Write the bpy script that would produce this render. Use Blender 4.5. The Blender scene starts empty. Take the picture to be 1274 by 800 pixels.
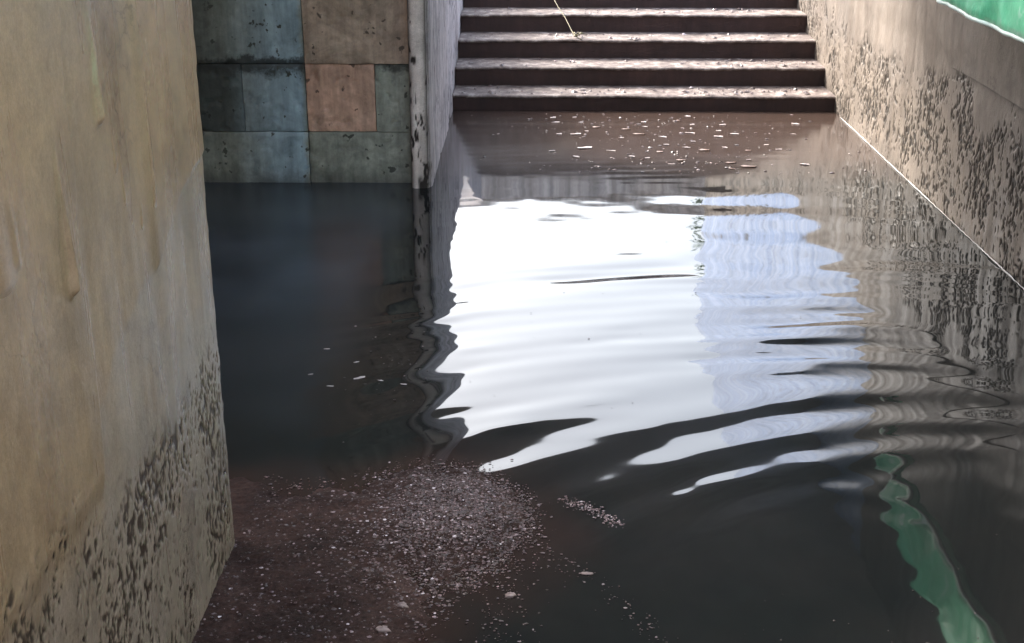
import bpy, math, random
import numpy as np
from mathutils import Vector

R = math.radians
scene = bpy.context.scene
col = scene.collection
random.seed(7)
rng = np.random.RandomState(11)

# ------------------------------------------------------------------ camera, sky, sun, exposure
cam_data = bpy.data.cameras.new('camera')
cam = bpy.data.objects.new('camera', cam_data)
col.objects.link(cam)
cam.location = (0, 0, 1.70)
cam.rotation_euler = (R(90 - 20.4), R(0.0), R(0.95))
cam_data.sensor_width = 36
cam_data.lens = 36 * 1638 / 1274
cam_data.clip_start = 0.05
cam_data.clip_end = 2000
scene.camera = cam

SUN_EL, SUN_AZ = 37, 46          # azimuth from +y towards -x
world = bpy.data.worlds.new('World')
scene.world = world
world.use_nodes = True
wn = world.node_tree
wn.nodes.clear()
sky = wn.nodes.new('ShaderNodeTexSky')
sky.sky_type = 'NISHITA'
sky.sun_disc = False
sky.sun_elevation = R(SUN_EL)
sky.sun_rotation = R(-SUN_AZ)
sky.air_density = 1.2
sky.dust_density = 5.0
hs = wn.nodes.new('ShaderNodeHueSaturation')
hs.inputs['Saturation'].default_value = 0.62
bg = wn.nodes.new('ShaderNodeBackground')
bg.inputs['Strength'].default_value = 0.15
wo = wn.nodes.new('ShaderNodeOutputWorld')
wn.links.new(sky.outputs[0], hs.inputs['Color'])
wn.links.new(hs.outputs[0], bg.inputs['Color'])
wn.links.new(bg.outputs[0], wo.inputs['Surface'])

sun_data = bpy.data.lights.new('sun', 'SUN')
sun_data.energy = 1.5
sun_data.angle = R(14)
sun_data.color = (1.0, 0.95, 0.88)
sun = bpy.data.objects.new('sun', sun_data)
col.objects.link(sun)
sdir = Vector((-math.sin(R(SUN_AZ)) * math.cos(R(SUN_EL)), math.cos(R(SUN_AZ)) * math.cos(R(SUN_EL)), math.sin(R(SUN_EL))))
sun.rotation_euler = sdir.to_track_quat('Z', 'Y').to_euler()

scene.view_settings.view_transform = 'Standard'
scene.view_settings.look = 'None'
scene.view_settings.gamma = 1
scene.view_settings.exposure = 2.7
scene.cycles.max_bounces = 10
scene.cycles.diffuse_bounces = 6
scene.cycles.caustics_reflective = True
scene.cycles.use_denoising = True

# ------------------------------------------------------------------ numpy noise
_lat = {}
def vnoise(x, y, seed=0):
    """smooth value noise, 0..1"""
    if seed not in _lat:
        _lat[seed] = np.random.RandomState(1000 + seed).rand(256, 256)
    t = _lat[seed]
    xi = np.floor(x).astype(int); yi = np.floor(y).astype(int)
    fx = x - xi; fy = y - yi
    fx = fx * fx * fx * (fx * (fx * 6 - 15) + 10); fy = fy * fy * fy * (fy * (fy * 6 - 15) + 10)
    a = t[xi % 256, yi % 256]; b = t[(xi + 1) % 256, yi % 256]
    c = t[xi % 256, (yi + 1) % 256]; d = t[(xi + 1) % 256, (yi + 1) % 256]
    return (a * (1 - fx) + b * fx) * (1 - fy) + (c * (1 - fx) + d * fx) * fy
def fbm(x, y, seed=0, o=4):
    s = 0; a = .5; n = 0
    for k in range(o):
        s = s + a * vnoise(x * 2 ** k + 17.3 * k, y * 2 ** k + 9.1 * k, seed + k); n += a; a *= .5
    return s / n
def sstep(a, b, x):
    t = np.clip((x - a) / (b - a), 0, 1)
    return t * t * (3 - 2 * t)

# ------------------------------------------------------------------ material helpers
def mat(name):
    m = bpy.data.materials.new(name)
    m.use_nodes = True
    nt = m.node_tree
    return m, nt, nt.nodes['Principled BSDF']
def N(nt, t, **kw):
    n = nt.nodes.new(t)
    for k, v in kw.items():
        if k in n.inputs.keys() if hasattr(n.inputs, 'keys') else False:
            n.inputs[k].default_value = v
        else:
            setattr(n, k, v)
    return n
def coords(nt, scale=(1, 1, 1), kind='Object'):
    c = nt.nodes.new('ShaderNodeTexCoord')
    mp = nt.nodes.new('ShaderNodeMapping')
    mp.inputs['Scale'].default_value = scale
    nt.links.new(c.outputs[kind], mp.inputs['Vector'])
    return mp.outputs[0]
def noise(nt, vec, scale, detail=5, rough=.6, dist=0):
    n = nt.nodes.new('ShaderNodeTexNoise')
    n.inputs['Scale'].default_value = scale; n.inputs['Detail'].default_value = detail
    n.inputs['Roughness'].default_value = rough; n.inputs['Distortion'].default_value = dist
    nt.links.new(vec, n.inputs['Vector'])
    return n.outputs['Fac']
def ramp(nt, fac, stops):
    r = nt.nodes.new('ShaderNodeValToRGB')
    e = r.color_ramp.elements
    while len(e) < len(stops): e.new(.5)
    for i, (p, c) in enumerate(stops):
        e[i].position = p
        e[i].color = (c, c, c, 1) if isinstance(c, (int, float)) else (*c, 1)
    nt.links.new(fac, r.inputs[0])
    return r.outputs[0]
def mix(nt, fac, a, b, mode='MIX'):
    m = nt.nodes.new('ShaderNodeMix'); m.data_type = 'RGBA'; m.blend_type = mode
    for sock, v in ((m.inputs[0], fac), (m.inputs[6], a), (m.inputs[7], b)):
        if isinstance(v, (int, float)): sock.default_value = v
        elif isinstance(v, tuple): sock.default_value = (*v, 1)
        else: nt.links.new(v, sock)
    return m.outputs[2]
def bump(nt, bs, h, strength=.3, dist=.01):
    b = nt.nodes.new('ShaderNodeBump')
    b.inputs['Strength'].default_value = strength; b.inputs['Distance'].default_value = dist
    nt.links.new(h, b.inputs['Height']); nt.links.new(b.outputs[0], bs.inputs['Normal'])

def plaster_material(name, c1, c2, c3, dirt, rough=.55, low=None, zline=.66, streak=.5, white_above=None, coat=None):
    """old stained plaster: broad patches, vertical streaks, a lower zone of other colour, dirt from the attribute 'pit'"""
    m, nt, bs = mat(name)
    v = coords(nt)
    vs = coords(nt, (9, 9, .8))
    broad = noise(nt, v, 1.6, 6, .6, .4)
    base = ramp(nt, broad, [(.32, c1), (.5, c2), (.68, c3)])
    st = ramp(nt, noise(nt, vs, 1.6, 5, .6), [(.35, .62), (.62, 1.12)])
    base = mix(nt, streak, base, st, 'MULTIPLY')
    fine = ramp(nt, noise(nt, v, 26, 6, .7), [(.3, .78), (.7, 1.12)])
    base = mix(nt, .8, base, fine, 'MULTIPLY')
    sp = nt.nodes.new('ShaderNodeSeparateXYZ'); nt.links.new(v, sp.inputs[0])
    if low:
        ad = nt.nodes.new('ShaderNodeMath'); ad.operation = 'MULTIPLY_ADD'
        nt.links.new(noise(nt, v, 5, 5, .65), ad.inputs[0]); ad.inputs[1].default_value = .30
        nt.links.new(sp.outputs[2], ad.inputs[2])
        f = ramp(nt, ad.outputs[0], [(zline + .08, 1.0), (zline + .22, 0.0)])
        lowc = mix(nt, ramp(nt, noise(nt, v, 7, 5, .6), [(.35, 0.), (.65, 1.)]), low[0], low[1])
        lowc = mix(nt, .8, lowc, fine, 'MULTIPLY')
        base = mix(nt, f, base, lowc)
    if white_above:
        cw = white_above[1]
        mr = nt.nodes.new('ShaderNodeAttribute'); mr.attribute_name = 'paint'
        base = mix(nt, mr.outputs['Fac'], base, mix(nt, .5, cw, fine, 'MULTIPLY'))
    if coat:
        ct = nt.nodes.new('ShaderNodeAttribute'); ct.attribute_name = 'coat'
        cf = nt.nodes.new('ShaderNodeMath'); cf.operation = 'MULTIPLY'; cf.inputs[1].default_value = .6
        nt.links.new(ct.outputs['Fac'], cf.inputs[0])
        base = mix(nt, cf.outputs[0], base, mix(nt, .8, coat, fine, 'MULTIPLY'))
    blot = ramp(nt, noise(nt, v, 3.4, 7, .68, .8), [(.30, .52), (.5, .95), (.72, 1.18)])
    base = mix(nt, .75, base, blot, 'MULTIPLY')
    at = nt.nodes.new('ShaderNodeAttribute'); at.attribute_name = 'pit'
    base = mix(nt, at.outputs['Fac'], base, dirt)
    bs.inputs['Specular IOR Level'].default_value = .22
    nt.links.new(base, bs.inputs['Base Color'])
    rr = ramp(nt, noise(nt, vs, 1.1, 4, .6), [(.35, rough - .18), (.65, rough + .15)])
    if coat:
        wt = nt.nodes.new('ShaderNodeAttribute'); wt.attribute_name = 'wet'
        rr = mix(nt, wt.outputs['Fac'], rr, (.12, .12, .12))
        ms = nt.nodes.new('ShaderNodeMapRange'); ms.inputs[3].default_value = .6; ms.inputs[4].default_value = .9
        nt.links.new(wt.outputs['Fac'], ms.inputs[0]); nt.links.new(ms.outputs[0], bs.inputs['Specular IOR Level'])
    nt.links.new(rr, bs.inputs['Roughness'])
    grain = ramp(nt, noise(nt, v, 170, 4, .75), [(.3, .72), (.7, 1.22)])
    nt.links.new(mix(nt, .7, bs.inputs['Base Color'].links[0].from_socket, grain, 'MULTIPLY'), bs.inputs['Base Color'])
    # hairline cracks
    vo = nt.nodes.new('ShaderNodeTexVoronoi'); vo.feature = 'DISTANCE_TO_EDGE'; vo.inputs['Scale'].default_value = 2.3
    wv = nt.nodes.new('ShaderNodeVectorMath'); wv.operation = 'MULTIPLY_ADD'
    nz = nt.nodes.new('ShaderNodeTexNoise'); nz.inputs['Scale'].default_value = 5; nz.inputs['Detail'].default_value = 6; nt.links.new(v, nz.inputs['Vector'])
    nt.links.new(nz.outputs['Color'], wv.inputs[0]); wv.inputs[1].default_value = (.5, .5, .5); nt.links.new(v, wv.inputs[2])
    nt.links.new(wv.outputs[0], vo.inputs['Vector'])
    ck = ramp(nt, vo.outputs['Distance'], [(0., 1.), (.010, 0.)])
    ck = mix(nt, 1., ck, ramp(nt, noise(nt, v, 2.2, 3, .5), [(.55, 0.), (.66, .55)]), 'MULTIPLY')
    nt.links.new(mix(nt, ck, bs.inputs['Base Color'].links[0].from_socket, dirt), bs.inputs['Base Color'])
    bump(nt, bs, mix(nt, .5, noise(nt, v, 60, 6, .75), noise(nt, v, 14, 6, .6)), .32, .008)
    return m

# ------------------------------------------------------------------ mesh helpers
def link(name, me, m=None, parent=None, smooth=False):
    o = bpy.data.objects.new(name, me)
    col.objects.link(o)
    if m: me.materials.append(m)
    if parent: o.parent = parent
    if smooth:
        me.polygons.foreach_set('use_smooth', [True] * len(me.polygons))
    return o
def tag(o, label=None, cat=None, group=None, kind=None):
    if label: o['label'] = label
    if cat: o['category'] = cat
    if group: o['group'] = group
    if kind: o['kind'] = kind
    return o
def empty(name, loc=(0, 0, 0)):
    o = bpy.data.objects.new(name, None); col.objects.link(o); o.location = loc
    o.empty_display_size = .1
    return o
def box_data(x0, x1, y0, y1, z0, z1):
    v = [(x0,y0,z0),(x1,y0,z0),(x1,y1,z0),(x0,y1,z0),(x0,y0,z1),(x1,y0,z1),(x1,y1,z1),(x0,y1,z1)]
    f = [(0,3,2,1),(4,5,6,7),(0,1,5,4),(1,2,6,5),(2,3,7,6),(3,0,4,7)]
    return v, f
def mesh_of(name, v, f):
    me = bpy.data.meshes.new(name); me.from_pydata([tuple(map(float, p)) for p in v], [], [tuple(map(int, q)) for q in f]); me.update()
    return me
def box(name, b, m, parent=None, bev=0):
    me = mesh_of(name, *box_data(*b))
    o = link(name, me, m, parent)
    if bev:
        md = o.modifiers.new('bevel', 'BEVEL'); md.width = bev; md.segments = 2; md.limit_method = 'ANGLE'
    return o
def grid_mesh(name, P, extra=None, pit=None):
    """P: (n, m, 3) grid of points; extra: list of (verts, faces) appended"""
    n, m_, _ = P.shape
    idx = np.arange(n * m_).reshape(n, m_)
    F = np.stack([idx[:-1, :-1], idx[1:, :-1], idx[1:, 1:], idx[:-1, 1:]], -1).reshape(-1, 4)
    V = P.reshape(-1, 3)
    if extra:
        for v, f in extra:
            o = len(V); V = np.vstack([V, np.array(v, float)]); F = np.vstack([F, np.array(f) + o])
    me = bpy.data.meshes.new(name)
    me.vertices.add(len(V)); me.vertices.foreach_set('co', V.astype(np.float32).ravel())
    me.loops.add(F.size); me.loops.foreach_set('vertex_index', F.astype(np.int32).ravel())
    me.polygons.add(len(F)); me.polygons.foreach_set('loop_start', np.arange(0, F.size, 4, dtype=np.int32))
    me.update(calc_edges=True); me.validate()
    if pit is not None:
        a = me.attributes.new('pit', 'FLOAT', 'POINT')
        d = np.zeros(len(V), np.float32); d[:pit.size] = pit.ravel(); a.data.foreach_set('value', d)
    me.polygons.foreach_set('use_smooth', np.arange(len(F)) < (n - 1) * (m_ - 1))
    return me
def tube(pts, r, seg=6, closed_ends=True):
    V = []; F = []
    pts = [Vector(p) for p in pts]
    for i, p in enumerate(pts):
        t = (pts[min(i + 1, len(pts) - 1)] - pts[max(i - 1, 0)]).normalized()
        a = t.cross(Vector((0, 0, 1)))
        if a.length < 1e-3: a = t.cross(Vector((1, 0, 0)))
        a.normalize(); b = t.cross(a)
        rr = r[i] if isinstance(r, (list, tuple)) else r
        for k in range(seg):
            an = 2 * math.pi * k / seg
            V.append(p + a * (rr * math.cos(an)) + b * (rr * math.sin(an)))
    for i in range(len(pts) - 1):
        for k in range(seg):
            F.append((i * seg + k, i * seg + (k + 1) % seg, (i + 1) * seg + (k + 1) % seg, (i + 1) * seg + k))
    F.append(tuple(range(seg))[::-1]); F.append(tuple((len(pts) - 1) * seg + k for k in range(seg)))
    return V, F

# ------------------------------------------------------------------ plan (metres; water surface at z = 0)
XL, XR = -0.75, 1.95           # passage faces
XS = -0.53                     # left side of the stairs
Y_CORNER = 2.93                # far corner of the near left wall
Y_BACK = 6.62                  # block wall in the recess
Y_EDGE, Z_CEIL = 8.40, 2.30    # ceiling slab ends here
STREET = 1.62

def pits(u, z, seed, w, h, ztop, amount=1.0, soft=.12):
    """elongated chipped-off marks below the tide line; returns depth 0..1"""
    warp = (vnoise(u / .09, z / .09, seed + 20) - .5) * .05
    n = vnoise((u + warp) / w, (z + warp * .6) / h, seed) * .6 + vnoise((u - warp) / (w * .5), z / (h * .45), seed + 1) * .4
    cl = fbm(u / .20, z / .24, seed + 2, 4)
    zone = sstep(0, .10, ztop + (fbm(u / .3, z / .3, seed + 7, 3) - .5) * .35 - z)
    thr = .745 - .25 * amount * sstep(.36, .66, cl)
    big = vnoise((u + warp * 2) / (w * 2.6), (z - warp) / (h * 2.0), seed + 11) * .65 + vnoise((u + warp) / (w * .7), z / (h * .6), seed + 12) * .35
    th2 = .86 - .18 * sstep(.42, .68, fbm(u / .3, z / .3, seed + 13, 3))
    return np.maximum(sstep(thr, thr + soft, n), sstep(th2, th2 + soft * .7, big)) * zone

# ------------------------------------------------------------------ materials of the setting
M_left = plaster_material('tan_plaster', (.325, .215, .118), (.42, .292, .172), (.36, .262, .174), (.055, .038, .027), .30,
                          low=((.39, .31, .235), (.31, .24, .175)), zline=.60, streak=.12, coat=(.36, .295, .235))
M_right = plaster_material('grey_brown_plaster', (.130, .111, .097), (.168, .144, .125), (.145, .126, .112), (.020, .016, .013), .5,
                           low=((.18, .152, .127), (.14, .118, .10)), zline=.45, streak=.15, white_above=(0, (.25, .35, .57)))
M_jamb = plaster_material('peeling_whitewash', (.48, .41, .38), (.70, .63, .60), (.52, .44, .39), (.03, .025, .023), .6, streak=.95)

m, nt, bs = mat('concrete')
v = coords(nt)
nt.links.new(ramp(nt, noise(nt, v, 3, 7, .65), [(.3, (.16, .15, .14)), (.7, (.30, .285, .265))]), bs.inputs['Base Color'])
bs.inputs['Roughness'].default_value = .85
bump(nt, bs, noise(nt, v, 40, 5, .7), .4, .008)
M_conc = m
m, nt, bs = mat('dark_ceiling_concrete')
v = coords(nt)
nt.links.new(ramp(nt, noise(nt, v, 2, 7, .65), [(.3, (.17, .165, .16)), (.7, (.28, .275, .27))]), bs.inputs['Base Color'])
bs.inputs['Roughness'].default_value = .9
M_ceil = m

# ------------------------------------------------------------------ water
m, nt, bs = mat('murky_water')
bs.inputs['Base Color'].default_value = (.012, .013, .012, 1)
bs.inputs['Roughness'].default_value = .015
bs.inputs['IOR'].default_value = 1.50
v = coords(nt, (1, 1, 1))
nt.links.new(ramp(nt, noise(nt, v, .9, 5, .6), [(.35, (.009, .011, .011)), (.65, (.018, .0175, .016))]), bs.inputs['Base Color'])
sp = nt.nodes.new('ShaderNodeSeparateXYZ'); nt.links.new(v, sp.inputs[0])
# dull dust film on the recess water; sky sheen painted into its colour
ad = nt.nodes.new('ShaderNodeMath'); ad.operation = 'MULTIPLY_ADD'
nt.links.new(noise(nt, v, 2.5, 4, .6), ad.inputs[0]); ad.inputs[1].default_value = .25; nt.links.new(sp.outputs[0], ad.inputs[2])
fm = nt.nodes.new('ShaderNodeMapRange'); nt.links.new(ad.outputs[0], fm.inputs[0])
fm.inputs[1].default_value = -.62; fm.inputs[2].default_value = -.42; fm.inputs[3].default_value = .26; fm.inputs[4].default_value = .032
# the steps' brown reflection is painted into the water before the lowest step
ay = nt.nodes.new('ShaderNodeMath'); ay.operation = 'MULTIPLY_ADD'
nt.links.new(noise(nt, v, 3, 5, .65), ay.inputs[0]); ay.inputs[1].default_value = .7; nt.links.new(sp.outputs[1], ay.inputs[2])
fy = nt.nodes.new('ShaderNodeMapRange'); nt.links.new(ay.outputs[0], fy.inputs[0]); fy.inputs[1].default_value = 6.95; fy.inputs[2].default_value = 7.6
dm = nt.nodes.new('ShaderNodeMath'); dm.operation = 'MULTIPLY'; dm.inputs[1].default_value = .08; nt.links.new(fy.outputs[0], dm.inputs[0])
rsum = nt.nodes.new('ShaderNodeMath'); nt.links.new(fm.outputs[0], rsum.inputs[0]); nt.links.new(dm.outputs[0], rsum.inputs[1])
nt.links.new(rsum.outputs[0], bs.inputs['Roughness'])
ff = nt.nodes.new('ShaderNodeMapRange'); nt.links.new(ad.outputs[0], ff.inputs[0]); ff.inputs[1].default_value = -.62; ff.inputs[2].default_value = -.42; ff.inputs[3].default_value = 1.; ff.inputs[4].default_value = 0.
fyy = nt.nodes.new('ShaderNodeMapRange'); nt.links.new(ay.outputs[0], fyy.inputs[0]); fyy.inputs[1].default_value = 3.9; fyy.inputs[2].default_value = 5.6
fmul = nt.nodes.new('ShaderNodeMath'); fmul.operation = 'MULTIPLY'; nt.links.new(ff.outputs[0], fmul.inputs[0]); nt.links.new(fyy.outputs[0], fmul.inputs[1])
nt.links.new(mix(nt, fmul.outputs[0], bs.inputs['Base Color'].links[0].from_socket, mix(nt, ramp(nt, noise(nt, v, 1.6, 5, .6), [(.4, 0.), (.62, 1.)]), (.030, .036, .043), (.050, .060, .072))), bs.inputs['Base Color'])  # blue-grey sky sheen painted on the recess film
nt.links.new(mix(nt, fy.outputs[0], bs.inputs['Base Color'].links[0].from_socket, (.040, .027, .022)), bs.inputs['Base Color'])  # brown of the reflected steps painted in
at = nt.nodes.new('ShaderNodeAttribute'); at.attribute_name = 'pit'
nt.links.new(mix(nt, at.outputs['Fac'], bs.inputs['Base Color'].links[0].from_socket, (.034, .020, .016)), bs.inputs['Base Color'])
M_water = m
def bank_level(x, y):
    """>0 where the bank stands out of the water"""
    n = (fbm(x / .22, y / .22, 400, 5) - .5)
    main = np.minimum((-.27 - x) / .30, (3.24 - y) / .26)                # along the wall
    head = 1 - np.hypot((x + .255) / .25, (y - 3.07) / .31)               # rounded head
    return np.maximum(np.minimum(main, .6), head) + n * .8
xs = np.linspace(-3.2, XR + .02, 345)
ys = np.concatenate([np.linspace(-2.0, 1.8, 60)[:-1], np.linspace(1.8, 8.75, 520)])
X, Y = np.meshgrid(xs, ys, indexing='ij')
CX, CY = 1.30, 2.10
r = np.hypot(X - CX, Y - CY)
ang = np.arctan2(Y - CY, X - CX)
lam = .175 + .03 * (r - 2)
ph = 2 * np.pi * r / lam + 5.0 * fbm(X * 1.0, Y * 1.0, 31, 3)
env = sstep(1.05, 1.75, r) * (1 - .80 * sstep(2.65, 3.8, r)) * (1 - .7 * sstep(4.0, 5.6, r))
env = env * (.30 + 1.4 * sstep(.3, .75, fbm(X * 1.9 + 3, Y * 1.9, 35, 3))) * (1 - .8 * sstep(.45, .85, -X))
Z = .0023 * env * np.sin(ph)
Z += .0009 * env * np.sin(2 * np.pi * (-X * .25 + Y) / .47 + 2.5 * fbm(X, Y, 41, 2))
Z += .0006 * env * np.sin(2 * np.pi * np.hypot(X - 1.0, Y - 1.2) / .115 + 4 * fbm(X * 1.5, Y * 1.5, 45, 2)) * sstep(.35, .6, fbm(X * 1.8, Y * 1.8, 47, 2))
Z += .0011 * np.sin(2 * np.pi * (Y + .05 * X) / .40 + 3 * fbm(X * .8, Y * .8, 55, 2)) * sstep(.3, 1.0, X) * sstep(4.2, 4.8, Y) * (1 - sstep(6.0, 7.0, Y))
Z += .00028 * np.sin(2 * np.pi * (Y * .9 + X * .3) / .16 + 5 * fbm(X * 2, Y * 2, 57, 2)) * sstep(.7, 1.0, X) * sstep(2.2, 2.6, Y) * (1 - sstep(3.4, 3.9, Y)) * sstep(.38, .62, fbm(X * 3.5, Y * 3.5, 58, 2)) * 1.6
Z += .00045 * (fbm(X * 9, Y * 7, 59, 2) - .5) * sstep(.6, 1.0, X) * sstep(2.2, 2.6, Y)
Z += .0016 * (fbm(X * 1.3, Y * 1.9, 51, 3) - .5) * (1 - .5 * sstep(5, 8, Y))
Z += .00035 * (fbm(X * 7, Y * 9, 61, 2) - .5) * sstep(3.0, 4.5, Y)
silt = sstep(-1.0, .15, bank_level(X, Y) + .5 * (fbm(X / .3, Y / .3, 405, 4) - .5)) ** 1.5 * .95
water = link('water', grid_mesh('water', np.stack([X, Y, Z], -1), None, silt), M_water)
tag(water, kind='structure')

# ------------------------------------------------------------------ near left wall
def wall_mesh(name, us, zs, place, depth, pit, back):
    """us, zs grid; place(u, z, d) -> xyz ; d depth inward; back: extra boxes"""
    U, Zz = np.meshgrid(us, zs, indexing='ij')
    P = place(U, Zz, depth)
    rim = []
    bu = np.concatenate([U[:, 0], U[-1, 1:], U[::-1, -1][1:], U[0, ::-1][1:]])
    bz = np.concatenate([Zz[:, 0], Zz[-1, 1:], Zz[::-1, -1][1:], Zz[0, ::-1][1:]])
    bd = np.concatenate([depth[:, 0], depth[-1, 1:], depth[::-1, -1][1:], depth[0, ::-1][1:]])
    a = place(bu, bz, bd); b = place(bu, bz, bd * 0 + .05)
    k = len(a)
    V = np.vstack([a, b]); F = [(i, i + 1, k + i + 1, k + i) for i in range(k - 1)]
    return grid_mesh(name, P, [(V, F)] + back, pit)

us = np.concatenate([np.linspace(-2.2, 1.1, 12)[:-1], np.linspace(1.1, Y_CORNER, 440)])
zs = np.concatenate([np.linspace(-.12, 1.5, 390)[:-1], np.linspace(1.5, 3.0, 12)])
U, Zz = np.meshgrid(us, zs, indexing='ij')
pt = pits(U, Zz, 3, .010, .018, .66, 1.0, .07)
dep = .0022 * pt
dep += .004 * (fbm(U / .5, Zz / .6, 70, 3) - .5)
dep += .0018 * (fbm(U / .09, Zz / .16, 73, 3) - .5)
# a long trowel lap: the plaster coat steps back along a wandering vertical seam, and along a slanting edge
seam = 2.06 + .02 * (vnoise(Zz / .12, Zz * 0, 77) - .5) + .05 * (Zz - .8)
dep -= .006 * sstep(-.004, .004, seam - U) * sstep(.60, .66, Zz)
dep -= .005 * sstep(-.006, .006, Zz - (.93 + (U - 2.6) * .30 + .05 * (vnoise(U / .1, U * 0, 78) - .5))) * sstep(2.45, 2.5, U)
coat = np.maximum((.45 + .55 * sstep(.4, .6, fbm(U / .2, Zz / .2, 83, 4))) * sstep(-.012, .012, (.93 + (U - 2.6) * .30 + .05 * (vnoise(U / .1, U * 0, 78) - .5)) - Zz) * sstep(-.03, .03, U - seam + .12 * (fbm(U / .15, Zz / .15, 84, 4) - .5)), 0)
wet = np.zeros_like(U)
# run-down drips standing proud
for (du, z0, z1, w, h) in ((2.0, .99, 1.26, .010, .016), (2.24, 1.22, 1.45, .014, .012), (2.30, 1.12, 1.22, .006, .004), (2.42, .98, 1.05, .006, .004), (1.75, 1.08, 1.36, .03, .004), (2.33, 1.05, 1.25, .006, .003), (1.8, 1.1, 1.3, .012, .004), (2.5, 1.0, 1.3, .01, .003)):
    uu = du + .008 * (vnoise(Zz / .05, Zz * 0, 79) - .5)
    pr = np.exp(-((U - uu) / w) ** 2) * sstep(z0, z0 + .02, Zz) * np.clip((z1 - Zz) / (z1 - z0), 0, 1)
    dep -= h * pr; wet = np.maximum(wet, sstep(.05, .4, pr))
# worn arris
dep += .012 * sstep(Y_CORNER - .012, Y_CORNER, U) + .005 * sstep(Y_CORNER - .03, Y_CORNER, U) * vnoise(Zz / .03, Zz * 0, 81)
me = wall_mesh('left_wall', us, zs, lambda u, z, d: np.stack([XL - d, u, z], -1), dep, pt,
               [box_data(-3.4, XL - .03, -2.2, Y_CORNER - .002, -.7, 3.0)])
for nm, arr in (('coat', coat), ('wet', wet)):
    a_ = me.attributes.new(nm, 'FLOAT', 'POINT'); d_ = np.zeros(len(me.vertices), np.float32); d_[:arr.size] = arr.ravel(); a_.data.foreach_set('value', d_)
o = link('plaster_wall', me, M_left)
tag(o, 'tan plastered wall with a sharp corner and chipped lower half, nearest the viewer', 'wall')

# ------------------------------------------------------------------ right wall
us = np.concatenate([np.linspace(-2.2, 3.2, 20)[:-1], np.linspace(3.2, 5.0, 120)[:-1], np.linspace(5.0, 9.7, 940)[:-1], np.linspace(9.7, 10.6, 80)[:-1], np.linspace(10.6, 14.6, 40)])
zs = np.concatenate([np.linspace(-.12, .60, 110)[:-1], np.linspace(.60, .72, 40)[:-1], np.linspace(.72, 1.15, 40)[:-1], np.linspace(1.15, 3.9, 30)])
U, Zz = np.meshgrid(us, zs, indexing='ij')
top = .58 + .10 * sstep(7.5, 9.5, U) + .33 * np.clip(U - 8.9, 0, 9)
pt = pits(U, Zz, 90, .013, .030, top, 1.1, .07)
# long groove where the upper plaster coat ends
gz = .665 + .012 * (vnoise(U / .3, U * 0, 95) - .5)
gr = np.where(Zz > gz, np.exp(-((Zz - gz) / .004) ** 2), np.exp(-((Zz - gz) / .028) ** 2)) * (1 - sstep(6.0, 6.25, U)) * sstep(4.7, 5.0, U) * (.6 + .4 * vnoise(U / .1, U * 0, 97))
lip = np.where(Zz > gz, 0, np.exp(-((gz - Zz) / .16))) * (1 - sstep(6.0, 6.25, U)) * sstep(4.7, 5.0, U)
dep = .006 * pt + .016 * lip + .010 * (fbm(U / .6, Zz / .5, 98, 3) - .5) + .003 * (fbm(U / .08, Zz / .1, 99, 3) - .5)
dep -= .006 * sstep(0, .12, Zz - (top + .1 + .1 * (fbm(U / .3, Zz / .3, 96, 3) - .5)))
me = wall_mesh('right_wall', us, zs, lambda u, z, d: np.stack([XR + d, u, z], -1), dep, np.clip(pt + gr * .8 + .75 * sstep(1.38, 1.5, Zz + .15 * (fbm(U / .3, Zz / .3, 94, 4) - .5)) * (1 - sstep(6.5, 7.0, U)), 0, 1),  # upper wall above the tarpaulin set darker through the pit mask
               [box_data(XR + .035, XR + .45, -2.2, 14.6, -.7, 3.9)])
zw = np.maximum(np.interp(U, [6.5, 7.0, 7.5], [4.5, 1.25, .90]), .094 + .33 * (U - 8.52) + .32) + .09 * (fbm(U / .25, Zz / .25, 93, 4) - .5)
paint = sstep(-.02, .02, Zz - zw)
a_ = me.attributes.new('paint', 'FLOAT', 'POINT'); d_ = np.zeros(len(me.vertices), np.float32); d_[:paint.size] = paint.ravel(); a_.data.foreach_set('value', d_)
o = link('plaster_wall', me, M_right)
tag(o, 'long grey brown plastered wall running along the right side of the stairs, pitted near the water', 'wall')

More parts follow.
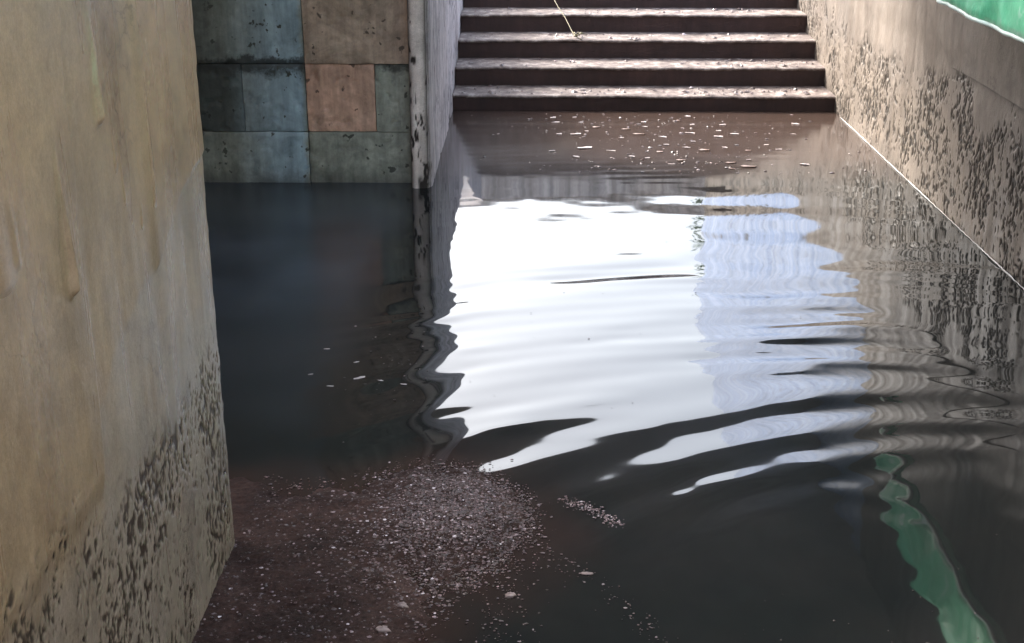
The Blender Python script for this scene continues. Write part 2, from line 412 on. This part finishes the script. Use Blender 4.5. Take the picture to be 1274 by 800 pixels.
# ------------------------------------------------------------------ recess: block wall
def ramp_at(nt, fac, stops):
    lo, hi = stops[0][0], stops[-1][0]
    mr = nt.nodes.new('ShaderNodeMapRange'); mr.inputs[1].default_value = lo; mr.inputs[2].default_value = hi
    nt.links.new(fac, mr.inputs[0])
    return ramp(nt, mr.outputs[0], [((p - lo) / (hi - lo), c) for p, c in stops])
def block_material(name, a, b, rough=.7, stripe=True):
    m, nt, bs = mat(name)
    v = coords(nt)
    base = ramp(nt, noise(nt, v, 5, 6, .65, .5), [(.32, a), (.68, b)])
    base = mix(nt, .8, base, ramp(nt, noise(nt, v, 30, 5, .7), [(.3, .7), (.7, 1.15)]), 'MULTIPLY')
    sp = nt.nodes.new('ShaderNodeSeparateXYZ'); nt.links.new(v, sp.inputs[0])
    wb = nt.nodes.new('ShaderNodeMath'); wb.operation = 'MULTIPLY_ADD'
    nt.links.new(noise(nt, v, 9, 4, .6), wb.inputs[0]); wb.inputs[1].default_value = .10; nt.links.new(sp.outputs[0], wb.inputs[2])
    if stripe:      # band of blue wash running down the wall
        f = ramp_at(nt, wb.outputs[0], [(-1.50, 0), (-1.28, .75), (-1.13, 1.), (-1.10, 0.)])
        base = mix(nt, f, base, mix(nt, noise(nt, v, 12, 5, .7), (.16, .235, .28), (.31, .42, .49)))
    # recess shade painted in with damp at left; damp black staining along bed joint
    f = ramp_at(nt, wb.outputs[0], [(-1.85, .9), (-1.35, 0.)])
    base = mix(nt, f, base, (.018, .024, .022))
    wz = nt.nodes.new('ShaderNodeMath'); wz.operation = 'MULTIPLY_ADD'
    nt.links.new(noise(nt, v, 11, 5, .7), wz.inputs[0]); wz.inputs[1].default_value = .22; nt.links.new(sp.outputs[2], wz.inputs[2])
    f = ramp_at(nt, wz.outputs[0], [(.655, 0.), (.70, .85), (.735, .85), (.76, 0.)])
    if stripe: base = mix(nt, f, base, (.014, .017, .016))
    f = ramp_at(nt, wz.outputs[0], [(.10, .6), (.20, 0.)])
    base = mix(nt, f, base, (.05, .052, .048))
    spots = ramp(nt, noise(nt, v, 22, 3, .5), [(.66, 0.), (.70, 1.)])
    base = mix(nt, .9, base, ramp(nt, noise(nt, v, 4.2, 8, .72, 1.0), [(.28, .5), (.5, .95), (.72, 1.35)]), 'MULTIPLY')
    base = mix(nt, .6, base, ramp(nt, noise(nt, coords(nt, (9, 9, 1.2)), 2.0, 5, .65), [(.32, .45), (.6, 1.15)]), 'MULTIPLY')
    base = mix(nt, ramp(nt, noise(nt, v, 8, 6, .75, .6), [(.66, 0.), (.76, .55)]), base, (.30, .31, .29))
    base = mix(nt, spots, base, (a[0] * .25, a[1] * .25, a[2] * .25))
    nt.links.new(base, bs.inputs['Base Color'])
    bs.inputs['Roughness'].default_value = rough
    bump(nt, bs, noise(nt, v, 25, 6, .7), .3, .006)
    return m
B_green = block_material('grey_green_block', (.17, .185, .155), (.29, .31, .265))
B_blue = block_material('pale_washed_block', (.14, .16, .145), (.24, .265, .245))
B_pink = block_material('pink_block', (.42, .26, .19), (.53, .35, .26), stripe=False)
B_brown = block_material('brown_block', (.27, .20, .15), (.40, .31, .24), stripe=False)
B_dark = block_material('shaded_damp_block', (.05, .06, .056), (.09, .105, .098))  # recess shade and damp both put into the block colour
wall = empty('block_wall', (-1.6, Y_BACK, 0))
tag(wall, 'wall of large stained blocks in dark recess behind the water, one block pink', 'wall')
def block(x0, x1, z0, z1, mt, proud=0, label=None):
    nx, nz = 44, 32
    a = np.linspace(x0 + .002, x1 - .002, nx); b = np.linspace(z0 + .002, z1 - .002, nz)
    A, Bz = np.meshgrid(a, b, indexing='ij')
    e = np.minimum(np.minimum(A - a[0], a[-1] - A), np.minimum(Bz - b[0], b[-1] - Bz))
    d = .008 * (fbm(A / .16 + 5, Bz / .14, 110, 5) - .5) + .010 * np.exp(-e / .007) * sstep(.35, .8, fbm(A / .06, Bz / .06, 115, 3)) + .006 * sstep(.64, .72, fbm(A / .05 + 9, Bz / .035, 117, 3)) - proud
    me = wall_mesh('block', a, b, lambda u, z, dd: np.stack([u, Y_BACK + dd, z], -1), d, None, [])
    o = link('block', me, mt, wall)
    o.location = (1.6, -Y_BACK, 0)
    if label: o['label'] = label
    return o
box('mortar_backing', (-3.4 + 1.6, -.62 + 1.6, .028, .3, -.3, 3.0), B_dark, wall)
rows = [
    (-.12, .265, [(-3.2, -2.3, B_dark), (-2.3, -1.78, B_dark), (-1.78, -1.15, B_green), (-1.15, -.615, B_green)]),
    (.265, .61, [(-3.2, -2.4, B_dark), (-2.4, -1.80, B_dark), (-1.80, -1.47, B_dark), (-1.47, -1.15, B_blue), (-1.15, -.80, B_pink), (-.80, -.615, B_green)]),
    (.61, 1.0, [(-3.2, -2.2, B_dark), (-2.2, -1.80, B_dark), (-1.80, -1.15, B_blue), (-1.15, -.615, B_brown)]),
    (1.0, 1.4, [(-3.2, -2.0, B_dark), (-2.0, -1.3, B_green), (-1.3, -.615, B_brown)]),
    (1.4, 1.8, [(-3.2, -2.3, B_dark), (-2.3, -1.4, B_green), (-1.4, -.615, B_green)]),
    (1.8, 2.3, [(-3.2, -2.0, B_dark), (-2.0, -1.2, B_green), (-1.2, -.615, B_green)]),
]
for z0, z1, bl in rows:
    for x0, x1, mt in bl:
        block(x0, x1, z0, z1, mt, .012 * random.random(), 'pinkish terracotta block above the water' if mt is B_pink else None)
side = box('recess_shade_wall', (-3.6, -3.3, Y_CORNER, Y_BACK + .3, -.5, 3.0), M_ceil)  # unseen wall added to keep the recess dark
tag(side, kind='structure')

# ------------------------------------------------------------------ jamb and left stair wall
def streak_face(name, us, zs, place, seed, mt, boxes, label, cat):
    U, Zz = np.meshgrid(us, zs, indexing='ij')
    pt = pits(U, Zz, seed, .016, .09, 9, .55)
    dep = .006 * pt + .010 * (fbm(U / .3, Zz / .5, seed + 5, 3) - .5)
    e = np.minimum(U - us[0], us[-1] - U)
    dep += .02 * np.exp(-e / .012) * (.5 + .8 * vnoise(Zz / .05, U * 0, seed + 8))
    pt = np.clip(pt + np.exp(-e / .014) * .95, 0, 1)
    o = link(name, wall_mesh(name, us, zs, place, dep, pt, boxes), mt)
    return tag(o, label, cat)
o = streak_face('door_jamb', np.linspace(-.618, XS, 30), np.linspace(-.12, Z_CEIL, 240), lambda u, z, d: np.stack([u, 6.50 + d, z], -1), 120, M_jamb,
                [box_data(-.616, XS - .012, 6.53, 6.86, -.5, Z_CEIL)], 'narrow pale post between the block wall and the stairs', 'post')
o = streak_face('side_wall', np.linspace(6.53, 8.0, 90), np.linspace(-.12, Z_CEIL, 240), lambda u, z, d: np.stack([XS + .012 - d, u, z], -1), 140, M_jamb,
                [box_data(-.90, XS - .03, 6.88, 8.05, -.5, Z_CEIL)], 'pale peeling wall stretch behind the narrow post, left of the stairs', 'wall')
# sloping parapet wall beside the steps
us = np.linspace(8.03, 13.3, 200); tt = np.linspace(0, 1, 60)
U, T = np.meshgrid(us, tt, indexing='ij')
Ztop = .80 + .328 * np.clip(U - 9.9, 0, 9)
Zz = -.12 + T * (Ztop + .12)
pt = pits(U, Zz, 160, .02, .06, 9, .7)
dep = .006 * pt + .012 * (fbm(U / .3, Zz / .4, 165, 3) - .5)
P = np.stack([XS - dep, U, Zz], -1)
zt = .80 + .328 * 3.4
prism_v = [(-.85, 8.03, -.5), (XS - .02, 8.03, -.5), (XS - .02, 13.3, -.5), (-.85, 13.3, -.5), (-.85, 8.03, .80), (XS - .001, 8.03, .80), (XS - .001, 9.9, .80), (-.85, 9.9, .80), (XS - .001, 13.3, zt), (-.85, 13.3, zt)]
prism_f = [(0, 1, 5, 4), (4, 5, 6, 7), (7, 6, 8, 9), (3, 9, 8, 2), (0, 4, 9, 3)]
o = link('parapet_wall', grid_mesh('parapet_wall', P, [(prism_v, prism_f)], pt), M_jamb)
tag(o, 'low sloping pale wall along the left ends of the steps', 'wall')

# ------------------------------------------------------------------ staircase
m, nt, bs = mat('dark_brown_riser')
v = coords(nt, (1, 1, 1))
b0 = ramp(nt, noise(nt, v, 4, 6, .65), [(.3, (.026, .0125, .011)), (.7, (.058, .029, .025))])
b0 = mix(nt, .7, b0, ramp(nt, noise(nt, coords(nt, (14, 14, 2)), 2, 4, .6), [(.3, .6), (.7, 1.2)]), 'MULTIPLY')
nt.links.new(b0, bs.inputs['Base Color']); bs.inputs['Roughness'].default_value = .7
bump(nt, bs, noise(nt, v, 30, 5, .7), .4, .008)
M_riser = m
m, nt, bs = mat('dusty_tread')
v = coords(nt, (1, 1, 1))
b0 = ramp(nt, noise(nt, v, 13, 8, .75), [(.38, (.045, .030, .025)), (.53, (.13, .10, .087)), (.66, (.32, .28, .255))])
nt.links.new(b0, bs.inputs['Base Color']); bs.inputs['Roughness'].default_value = .75
bump(nt, bs, noise(nt, v, 35, 5, .7), .5, .008)
M_tread = m
st = empty('staircase', (.71, 8.52, 0))
tag(st, 'flight of wide dark brown steps with pale treads rising out of the water', 'stairs')
fronts = [8.52, 8.87, 9.24, 9.62, 10.00, 10.38, 10.76, 11.14, 11.52, 11.90, 12.28, 12.66, 13.04]
tops = [.094 + .1255 * i for i in range(13)]
for i in range(13):
    y0 = fronts[i]; y1 = fronts[i + 1] if i < 12 else 13.4
    z1 = tops[i]; z0 = tops[i - 1] - .03 if i else -.4
    nose_t = .018
    w0, w1 = XS + .002, XR + .004
    # riser block
    r_ = box('step', (w0 - .71, w1 - .71, y0 + .012 - 8.52, y1 + .06 - 8.52, z0, z1 - nose_t), M_riser, st)
    # worn tread slab with uneven nosing
    n = 90
    ax = np.linspace(w0, w1, n)
    wob = .022 * (fbm(ax / .25, ax * 0 + i, 200 + i, 4) - .5); wz = .014 * (fbm(ax / .3, ax * 0 + i * 3, 230 + i, 4) - .5)
    prof = [(.03, -nose_t), (.004, -nose_t), (0, -nose_t * .6), (.0, -.008), (.008, 0), (.06, .001), (y1 - y0 + .05, .003)]
    P = np.zeros((n, len(prof), 3))
    for k, (dy, dz) in enumerate(prof):
        P[:, k, 0] = ax; P[:, k, 1] = y0 + dy + (wob if k < 5 else 0); P[:, k, 2] = z1 + dz + wz * (1 if 0 < k < 6 else 0)
    P[:, :, 0] -= .71; P[:, :, 1] -= 8.52
    t_ = link('tread', grid_mesh('tread', P[:, ::-1] if False else P), M_tread, r_)

# ------------------------------------------------------------------ ceiling slab over the passage, street beyond
c = box('ceiling', (-8, 9, 5.8, Y_EDGE, Z_CEIL, Z_CEIL + .55), M_ceil); tag(c, kind='structure')
c = box('recess_shade_slab', (-8, XL - .02, 4.3, 5.796, Z_CEIL, Z_CEIL + .55), M_ceil); tag(c, kind='structure')  # slab added over the recess to shade it
m, nt, bs = mat('street_paving')
v = coords(nt)
nt.links.new(ramp(nt, noise(nt, v, 1.5, 7, .65), [(.3, (.20, .19, .18)), (.7, (.33, .32, .30))]), bs.inputs['Base Color'])
bs.inputs['Roughness'].default_value = .9
M_street = m
gv = [(-300, 13.38, STREET), (300, 13.38, STREET), (300, 600, STREET), (-300, 600, STREET),
      (-40, Y_EDGE, .3), (-.85, Y_EDGE, .3), (-.85, 13.38, STREET), (-40, 13.38, STREET),
      (XR + .45, Y_EDGE, STREET), (40, Y_EDGE, STREET), (40, 13.38, STREET), (XR + .45, 13.38, STREET)]
g = link('street', mesh_of('street', gv, [(0, 1, 2, 3), (4, 5, 6, 7), (8, 9, 10, 11)]), M_street); tag(g, kind='structure')
g = link('ground', mesh_of('ground', [(-300, -300, -.6), (300, -300, -.6), (300, 300, -.6), (-300, 300, -.6)], [(0, 1, 2, 3)]), M_conc); tag(g, kind='structure')

bw = empty('boundary_wall', (2, 16.2, STREET))
tag(bw, 'low grey boundary wall across the street above the stairs', 'wall')
box('wall_body', (-12, 12, -.12, .12, 0, 1.02), M_jamb, bw)
box('coping', (-12.05, 12.05, -.17, .17, 1.022, 1.12), M_jamb, bw, .01)

# tree across the street
m, nt, bs = mat('leaf_green')
nt.links.new(ramp(nt, noise(nt, coords(nt), 3, 3, .6), [(.3, (.07, .13, .05)), (.7, (.12, .19, .08))]), bs.inputs['Base Color'])
bs.inputs['Roughness'].default_value = .6
M_leaf = m
m, nt, bs = mat('bark')
nt.links.new(ramp(nt, noise(nt, coords(nt, (6, 6, 1)), 4, 5, .7), [(.3, (.06, .045, .03)), (.7, (.14, .11, .08))]), bs.inputs['Base Color'])
bs.inputs['Roughness'].default_value = .9
M_bark = m
tr = empty('small_tree', (3.1, 18.6, STREET)); tag(tr, 'small green leafy tree behind the low boundary wall', 'tree')
V = []; F = []
for pts, rr in (([(0, 0, 0), (.03, 0, .8), (-.02, .05, 1.6), (.05, 0, 2.4)], [.08, .07, .055, .03]),
                ([(0, .02, 1.3), (.3, .1, 1.8), (.5, .1, 2.3)], [.04, .03, .015]),
                ([(0, .02, 1.4), (-.3, -.1, 1.9), (-.45, 0, 2.4)], [.04, .03, .015])):
    a, b = tube(pts, rr, 8); o_ = len(V); V += a; F += [tuple(i + o_ for i in q) for q in b]
link('trunk', mesh_of('trunk', V, F), M_bark, tr)
V = []; F = []
for k in range(1100):
    c0 = random.choice([(0, 0, 2.3, .5), (.45, .1, 2.2, .4), (-.4, 0, 2.25, .42), (.1, -.2, 2.7, .38), (-.1, .3, 1.9, .35)])
    d = Vector((random.gauss(0, 1), random.gauss(0, 1), random.gauss(0, .8))).normalized() * c0[3] * random.random() ** .4
    p = Vector(c0[:3]) + d
    a = Vector((random.gauss(0, 1), random.gauss(0, 1), random.gauss(0, 1))).normalized(); b = a.orthogonal().normalized()
    s = .05 + .04 * random.random(); i0 = len(V)
    V += [p - a * s, p + b * s * .45, p + a * s, p - b * s * .45]; F.append((i0, i0 + 1, i0 + 2, i0 + 3))
link('crown', mesh_of('crown', V, F), M_leaf, tr)

# ------------------------------------------------------------------ green tarpaulin bundle on the right wall
m, nt, bs = mat('green_tarpaulin')
v = coords(nt)
nt.links.new(ramp(nt, noise(nt, v, 6, 5, .6), [(.28, (.06, .34, .17)), (.46, (.11, .52, .28)), (.60, (.16, .60, .35)), (.68, (.50, .72, .60))]), bs.inputs['Base Color'])
bs.inputs['Roughness'].default_value = .38
bump(nt, bs, noise(nt, v, 14, 4, .6), .35, .02)
M_tarp = m
m, nt, bs = mat('pale_green_hem')
bs.inputs['Base Color'].default_value = (.62, .74, .68, 1); bs.inputs['Roughness'].default_value = .45
M_hem = m
ty0, ty1 = 2.6, 5.75
n, k = 200, 40
a = np.linspace(ty0, ty1, n); t = np.linspace(0, 1, k)
A, T = np.meshgrid(a, t, indexing='ij')
# cross-section from the wall over a bulge down to a tucked-under edge
px_ = np.interp(T, [0, .25, .55, .85, 1], [XR - .02, 1.76, 1.665, 1.66, 1.70])
pz_ = np.interp(T, [0, .25, .55, .85, 1], [1.50, 1.50, 1.30, 1.06, 1.035])
fold = fbm(A / .22, T * 2.2, 300, 4) - .5
wr = np.sin(A / .06 + 6 * fbm(A / .5, T, 310, 2)) * sstep(.05, .3, T) * (1 - sstep(.4, .62, T))
px_ = px_ - .05 * fold * sstep(0, .15, T) + .010 * wr
pz_ = pz_ + .03 * (fbm(A / .35, A * 0, 320, 3) - .5) + .03 * fold * (1 - T) - .02 * np.sin((A - ty0) / (ty1 - ty0) * np.pi)
endp = sstep(ty1 - .18, ty1, A)
px_ = px_ + (XR - .03 - px_) * endp * .35
P = np.stack([px_, A, pz_], -1)
tp = empty('tarpaulin', (1.9, 4.2, 1.05)); tag(tp, 'green tarpaulin hanging in a bulging fold on the right wall above the water', 'tarpaulin')
s_ = link('sheet', grid_mesh('sheet', P - np.array([1.9, 4.2, 1.05])), M_tarp, tp)
md = s_.modifiers.new('solid', 'SOLIDIFY'); md.thickness = .006; md.offset = 0
hp = [tuple(Vector(P[i, -5]) - Vector((1.9 + .006, 4.2, 1.05 + .004))) for i in range(0, n, 2)]
link('hem', mesh_of('hem', *tube(hp, .010, 6)), M_hem, tp, True)

# ------------------------------------------------------------------ white strip painting the glint where the water meets the right wall
m, nt, bs = mat('white_glint')
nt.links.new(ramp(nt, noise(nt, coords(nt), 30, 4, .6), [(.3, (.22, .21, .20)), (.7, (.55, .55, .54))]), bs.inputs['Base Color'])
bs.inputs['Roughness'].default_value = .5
M_glint = m
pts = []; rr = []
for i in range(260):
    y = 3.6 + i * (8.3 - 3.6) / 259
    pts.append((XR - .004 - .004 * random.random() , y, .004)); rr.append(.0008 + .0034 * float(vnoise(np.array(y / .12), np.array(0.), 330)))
o = link('waterline_glint', mesh_of('waterline_glint', *tube(pts, rr, 6)), M_glint, None, True)
tag(o, 'thin white strip standing for the glint along the foot of the right wall at the waterline', 'foam')

# ------------------------------------------------------------------ bank of silt and litter at the lower left
m, nt, bs = mat('wet_brown_silt')
v = coords(nt)
b0 = ramp(nt, noise(nt, v, 5, 7, .7, .3), [(.3, (.015, .007, .005)), (.5, (.040, .020, .015)), (.7, (.075, .041, .032))])
b0 = mix(nt, .9, b0, ramp(nt, noise(nt, v, 90, 4, .7), [(.3, .45), (.7, 1.5)]), 'MULTIPLY')
nt.links.new(b0, bs.inputs['Base Color'])
bs.inputs['Roughness'].default_value = .75
bs.inputs['Specular IOR Level'].default_value = .2
bump(nt, bs, noise(nt, v, 120, 5, .8), .8, .012)
M_silt = m
x_ = np.linspace(-.90, .40, 300); y_ = np.linspace(1.2, 3.6, 480)
X, Y = np.meshgrid(x_, y_, indexing='ij')
L = bank_level(X, Y)
Zb = -.02 + .036 * sstep(-.45, .45, L) + .014 * (fbm(X / .07, Y / .07, 410, 4) - .5) + .030 * np.exp(-(((X + .21) / .14) ** 2 + ((Y - 3.05) / .2) ** 2)) + .006 * (fbm(X / .014, Y / .014, 415, 2) - .5)
o = link('silt_bank', grid_mesh('silt_bank', np.stack([X, Y, Zb], -1)), M_silt)
tag(o, 'brown bank of wet silt and leaf litter at the foot of the tan wall', 'silt', kind='stuff')
def bank_z(x, y):
    x = np.array(x); y = np.array(y)
    z = -.02 + .036 * sstep(-.45, .45, bank_level(x, y)) + .014 * (fbm(x / .07, y / .07, 410, 4) - .5) + .030 * np.exp(-(((x + .21) / .14) ** 2 + ((y - 3.05) / .2) ** 2))
    return float(max(z, 0.001))

# crumbs: thousands of tiny chips on the bank
m, nt, bs = mat('mixed_crumbs')
at = nt.nodes.new('ShaderNodeAttribute'); at.attribute_name = 'pit'
nt.links.new(ramp(nt, at.outputs['Fac'], [(0, (.028, .013, .010)), (.45, (.068, .034, .031)), (.8, (.125, .073, .070)), (.95, (.28, .205, .205)), (1, (.56, .49, .50))]), bs.inputs['Base Color'])
bs.inputs['Roughness'].default_value = .4
M_crumb = m
def crumbs(name, places, seed, lo=0.):
    rs = np.random.RandomState(seed)
    V = []; F = []; A = []
    for (x, y, z, s) in places:
        i0 = len(V)
        an = rs.rand() * 6.28; el = .5 + rs.rand() * .9; fl = .25 + .4 * rs.rand()
        for q in range(5):
            b = an + q * 1.2566 + rs.rand() * .5; rr = s * (.6 + .5 * rs.rand())
            V.append((x + rr * math.cos(b) * el, y + rr * math.sin(b), z + s * fl * .3 * rs.rand()))
        V.append((x, y, z + s * fl))
        F += [(i0 + q, i0 + (q + 1) % 5, i0 + 5) for q in range(5)]
        A += [lo + (1 - lo) * rs.rand() ** 2.2] * 6
    me = mesh_of(name, V, F)
    a = me.attributes.new('pit', 'FLOAT', 'POINT'); a.data.foreach_set('value', np.array(A, np.float32))
    return link(name, me, M_crumb)
pl = []
rs = np.random.RandomState(5)
cx = rs.uniform(-.75, .25, 150000); cy = rs.uniform(1.9, 3.5, 150000)
L = bank_level(cx, cy)
dens = .05 + .95 * np.exp(-(((cx + .19) / .165) ** 2 + ((cy - 3.03) / .24) ** 2))
keep = (L > -.20 + .06 * rs.normal(size=cx.size)) & (rs.rand(cx.size) < dens)
cx, cy, L = cx[keep][:19000], cy[keep][:19000], L[keep][:19000]
cz = np.maximum(-.02 + .036 * sstep(-.45, .45, L) + .014 * (fbm(cx / .07, cy / .07, 410, 4) - .5) + .030 * np.exp(-(((cx + .21) / .14) ** 2 + ((cy - 3.05) / .2) ** 2)), .001)
pl = [(a, b, c + .0005, .0016 + .0046 * q ** 2.2) for a, b, c, q in zip(cx.tolist(), cy.tolist(), cz.tolist(), rs.rand(len(cx)).tolist())]
tag(crumbs('crumbs', pl, 1), 'countless pale and brown crumbs strewn over the silt bank', 'litter', kind='stuff')
pl = []
# drifting specks trailing away from the bank, in the recess and under the stairs
def trail(n, pts, spread, s0, s1):
    for _ in range(n):
        k = rs.randint(len(pts) - 1); t = rs.rand()
        x = pts[k][0] * (1 - t) + pts[k + 1][0] * t + rs.normal() * spread
        y = pts[k][1] * (1 - t) + pts[k + 1][1] * t + rs.normal() * spread * 1.3
        if x < XL + .02: continue
        pl.append((x, y, .0015, s0 + (s1 - s0) * rs.rand() ** 2))
trail(150, [(-.02, 3.0), (.10, 2.82), (.22, 2.66), (.30, 2.5)], .02, .0015, .005)
trail(420, [(-.05, 2.95), (-.06, 2.75), (-.08, 2.5), (-.07, 2.3)], .045, .0015, .005)
trail(60, [(-.55, 4.6), (-.45, 4.2), (-.5, 3.9)], .08, .002, .006)
trail(90, [(0, 4.2), (.6, 5.4), (1.2, 6.3), (.2, 5.8)], .4, .0015, .004)
trail(40, [(.35, 2.5), (.7, 2.55), (1.1, 2.7)], .12, .0015, .004)
for _ in range(330):
    x = rs.normal(.75, .5); y = rs.uniform(6.85, 8.4)
    if -.4 < x < 1.85: pl.append((x, y, .0015, .004 + .010 * rs.rand() ** 2))
tag(crumbs('floating_specks', pl, 2), 'scattered specks floating on the dark water', 'litter', kind='stuff')

pl = []
trail(260, [(.09, 3.18), (.16, 3.13), (.23, 3.05)], .011, .0015, .005)
tag(crumbs('foam_patch', pl, 4, .75), 'small drifting patch of pale foam and crumbs right of the silt bank', 'foam', kind='stuff')

# ------------------------------------------------------------------ countable bits
def flake_mesh(seed, s):
    rs = np.random.RandomState(seed); n = 9
    top = []; 
    for q in range(n):
        b = q / n * 6.283; rr = s * (.65 + .5 * rs.rand())
        top.append((rr * 1.9 * math.cos(b), rr * .8 * math.sin(b), .003 + .005 * rs.rand()))
    V = [(x * .95, y * .95, 0) for x, y, z in top] + top + [(0, 0, .007)]
    F = [(q, (q + 1) % n, n + (q + 1) % n, n + q) for q in range(n)] + [(n + q, n + (q + 1) % n, 2 * n) for q in range(n)]
    return mesh_of('flake', V, F)
m, nt, bs = mat('pale_flake')
nt.links.new(ramp(nt, noise(nt, coords(nt), 40, 3, .6), [(.3, (.30, .24, .23)), (.7, (.55, .48, .47))]), bs.inputs['Base Color'])
bs.inputs['Roughness'].default_value = .5
M_flake = m
protos = [flake_mesh(500 + i, .020 + .004 * i) for i in range(4)]
m, nt, bs = mat('brown_flake')
nt.links.new(ramp(nt, noise(nt, coords(nt), 40, 3, .6), [(.3, (.10, .06, .045)), (.7, (.24, .16, .13))]), bs.inputs['Base Color'])
M_flake2 = m
for i, p in enumerate(protos): p.materials.append(M_flake2 if i == 2 else M_flake)
spots = []
while len(spots) < 46:
    x = rs.normal(.72, .42); y = rs.uniform(6.9, 8.35)
    if not -.2 < x < 1.75: continue
    if min([math.hypot(x - a, y - b) for a, b in spots] or [9]) < .09: continue
    spots.append((x, y))
for i, (x, y) in enumerate(spots):
    o = bpy.data.objects.new('floating_flake', protos[i % 4]); col.objects.link(o)
    o.location = (x, y, .0015); o.rotation_euler = (0, 0, random.uniform(-.5, .5)); s = random.uniform(.35, .95); o.scale = (s * random.uniform(.6, 1.2), s * random.uniform(.6, 1.1), s)
    tag(o, 'brown flake of leaf litter floating below the stairs' if i % 4 == 2 else 'pale flake of litter floating on brown water below the stairs', 'litter', 'brown flakes below the stairs' if i % 4 == 2 else 'pale flakes below the stairs')

for i, (x, y, s) in enumerate(((-.72, 4.28, .3), (-.60, 4.16, .25), (-.57, 4.02, .42), (-.66, 3.95, .33), (-.50, 4.0, .26), (-.42, 3.97, .22), (-.74, 4.05, .24))):
    o = bpy.data.objects.new('floating_scrap', protos[(0, 1, 3)[i % 3]]); col.objects.link(o)
    o.location = (x, y, .0012); o.rotation_euler = (0, 0, random.uniform(-.6, .6)); o.scale = (s, s * .8, s)
    tag(o, 'tiny pale scrap floating on the dark water of the recess', 'litter', 'scraps on the recess water')

def lump(name, loc, s, seed, mt, label, cat):
    n, k = 14, 9
    th = np.linspace(0, 2 * np.pi, n); ph_ = np.linspace(-.9, np.pi / 2, k)
    Tt, Pp = np.meshgrid(th, ph_, indexing='ij')
    rad = 1 + .8 * (fbm(np.cos(Tt) * 2.5 + 4 + Pp, np.sin(Tt) * 2.5 + 4, seed, 4) - .5) * 2
    rad[-1] = rad[0]
    P = np.stack([s[0] * rad * np.cos(Tt) * np.cos(Pp), s[1] * rad * np.sin(Tt) * np.cos(Pp), s[2] * rad * np.sin(Pp)], -1)
    o = link(name, grid_mesh(name, P), mt); o.location = loc
    return tag(o, label, cat)
m, nt, bs = mat('pinkish_lump')
nt.links.new(ramp(nt, noise(nt, coords(nt), 60, 4, .6), [(.3, (.17, .12, .105)), (.7, (.33, .25, .225))]), bs.inputs['Base Color'])
bs.inputs['Roughness'].default_value = .6
M_lump = m
for (x, y, s, lab) in ((-.30, 2.64, (.014, .010, .007), 'pale lump of rubbish on the brown silt beside the dark pool'),
                       (-.05, 2.70, (.014, .010, .005), 'pinkish lump floating right of the dark pool'),
                       (-.335, 2.535, (.016, .011, .007), 'pale lump at the bottom edge of the picture, nearest the viewer'),
                       (.135, 2.80, (.013, .006, .003), 'small pale scrap drifting in the trail right of the silt')):
    lump('litter_lump', (x, y, bank_z(x, y) + .002), s, 600 + int(abs(x) * 1000), M_lump, lab, 'litter')

# dry yellow-green twig lying over the steps
m, nt, bs = mat('dry_stalk')
nt.links.new(ramp(nt, noise(nt, coords(nt), 20, 3, .6), [(.3, (.10, .085, .035)), (.7, (.17, .14, .06))]), bs.inputs['Base Color'])
bs.inputs['Roughness'].default_value = .6
M_stalk = m
tw = empty('dry_twig', (.28, 9.3, .36)); tag(tw, 'thin yellowish dry twig lying across the upper steps at the left', 'twig')
base = Vector((.28, 9.3, .36))
main = [Vector(p) for p in ((.06, 10.06, .62), (.10, 9.98, .615), (.17, 9.70, .52), (.22, 9.55, .46), (.28, 9.33, .365), (.33, 9.24, .35))]
link('stem', mesh_of('stem', *tube([p - base for p in main], [.002, .0025, .003, .003, .003, .0025], 6)), M_stalk, tw, True)
for k in range(7):
    p0 = main[4] + Vector((random.uniform(-.03, .04), random.uniform(-.05, .03), .0))
    d = Vector((random.uniform(-.12, .16), random.uniform(-.04, .08), random.uniform(-.005, .03)))
    p0.z = max(p0.z, .352)
    link('leaf', mesh_of('leaf', *tube([p0 - base, p0 - base + d * .5 + Vector((0, 0, .012)), p0 - base + d], [.003, .005, .0015], 5)), M_stalk, tw, True)

# litter strewn on the treads
pl = []
for i in range(6):
    for _ in range(230):
        x = rs.uniform(XS + .05, XR - .05)
        if fbm(np.array(x / .3), np.array(float(i)), 700 + i, 3) < .45 and rs.rand() < .6: continue
        pl.append((x, fronts[i] + .03 + .3 * rs.rand(), tops[i] + .004, .004 + .020 * rs.rand() ** 3))
tag(crumbs('tread_litter', pl, 3), 'bits of dry leaf litter strewn along the pale treads', 'litter', kind='stuff')
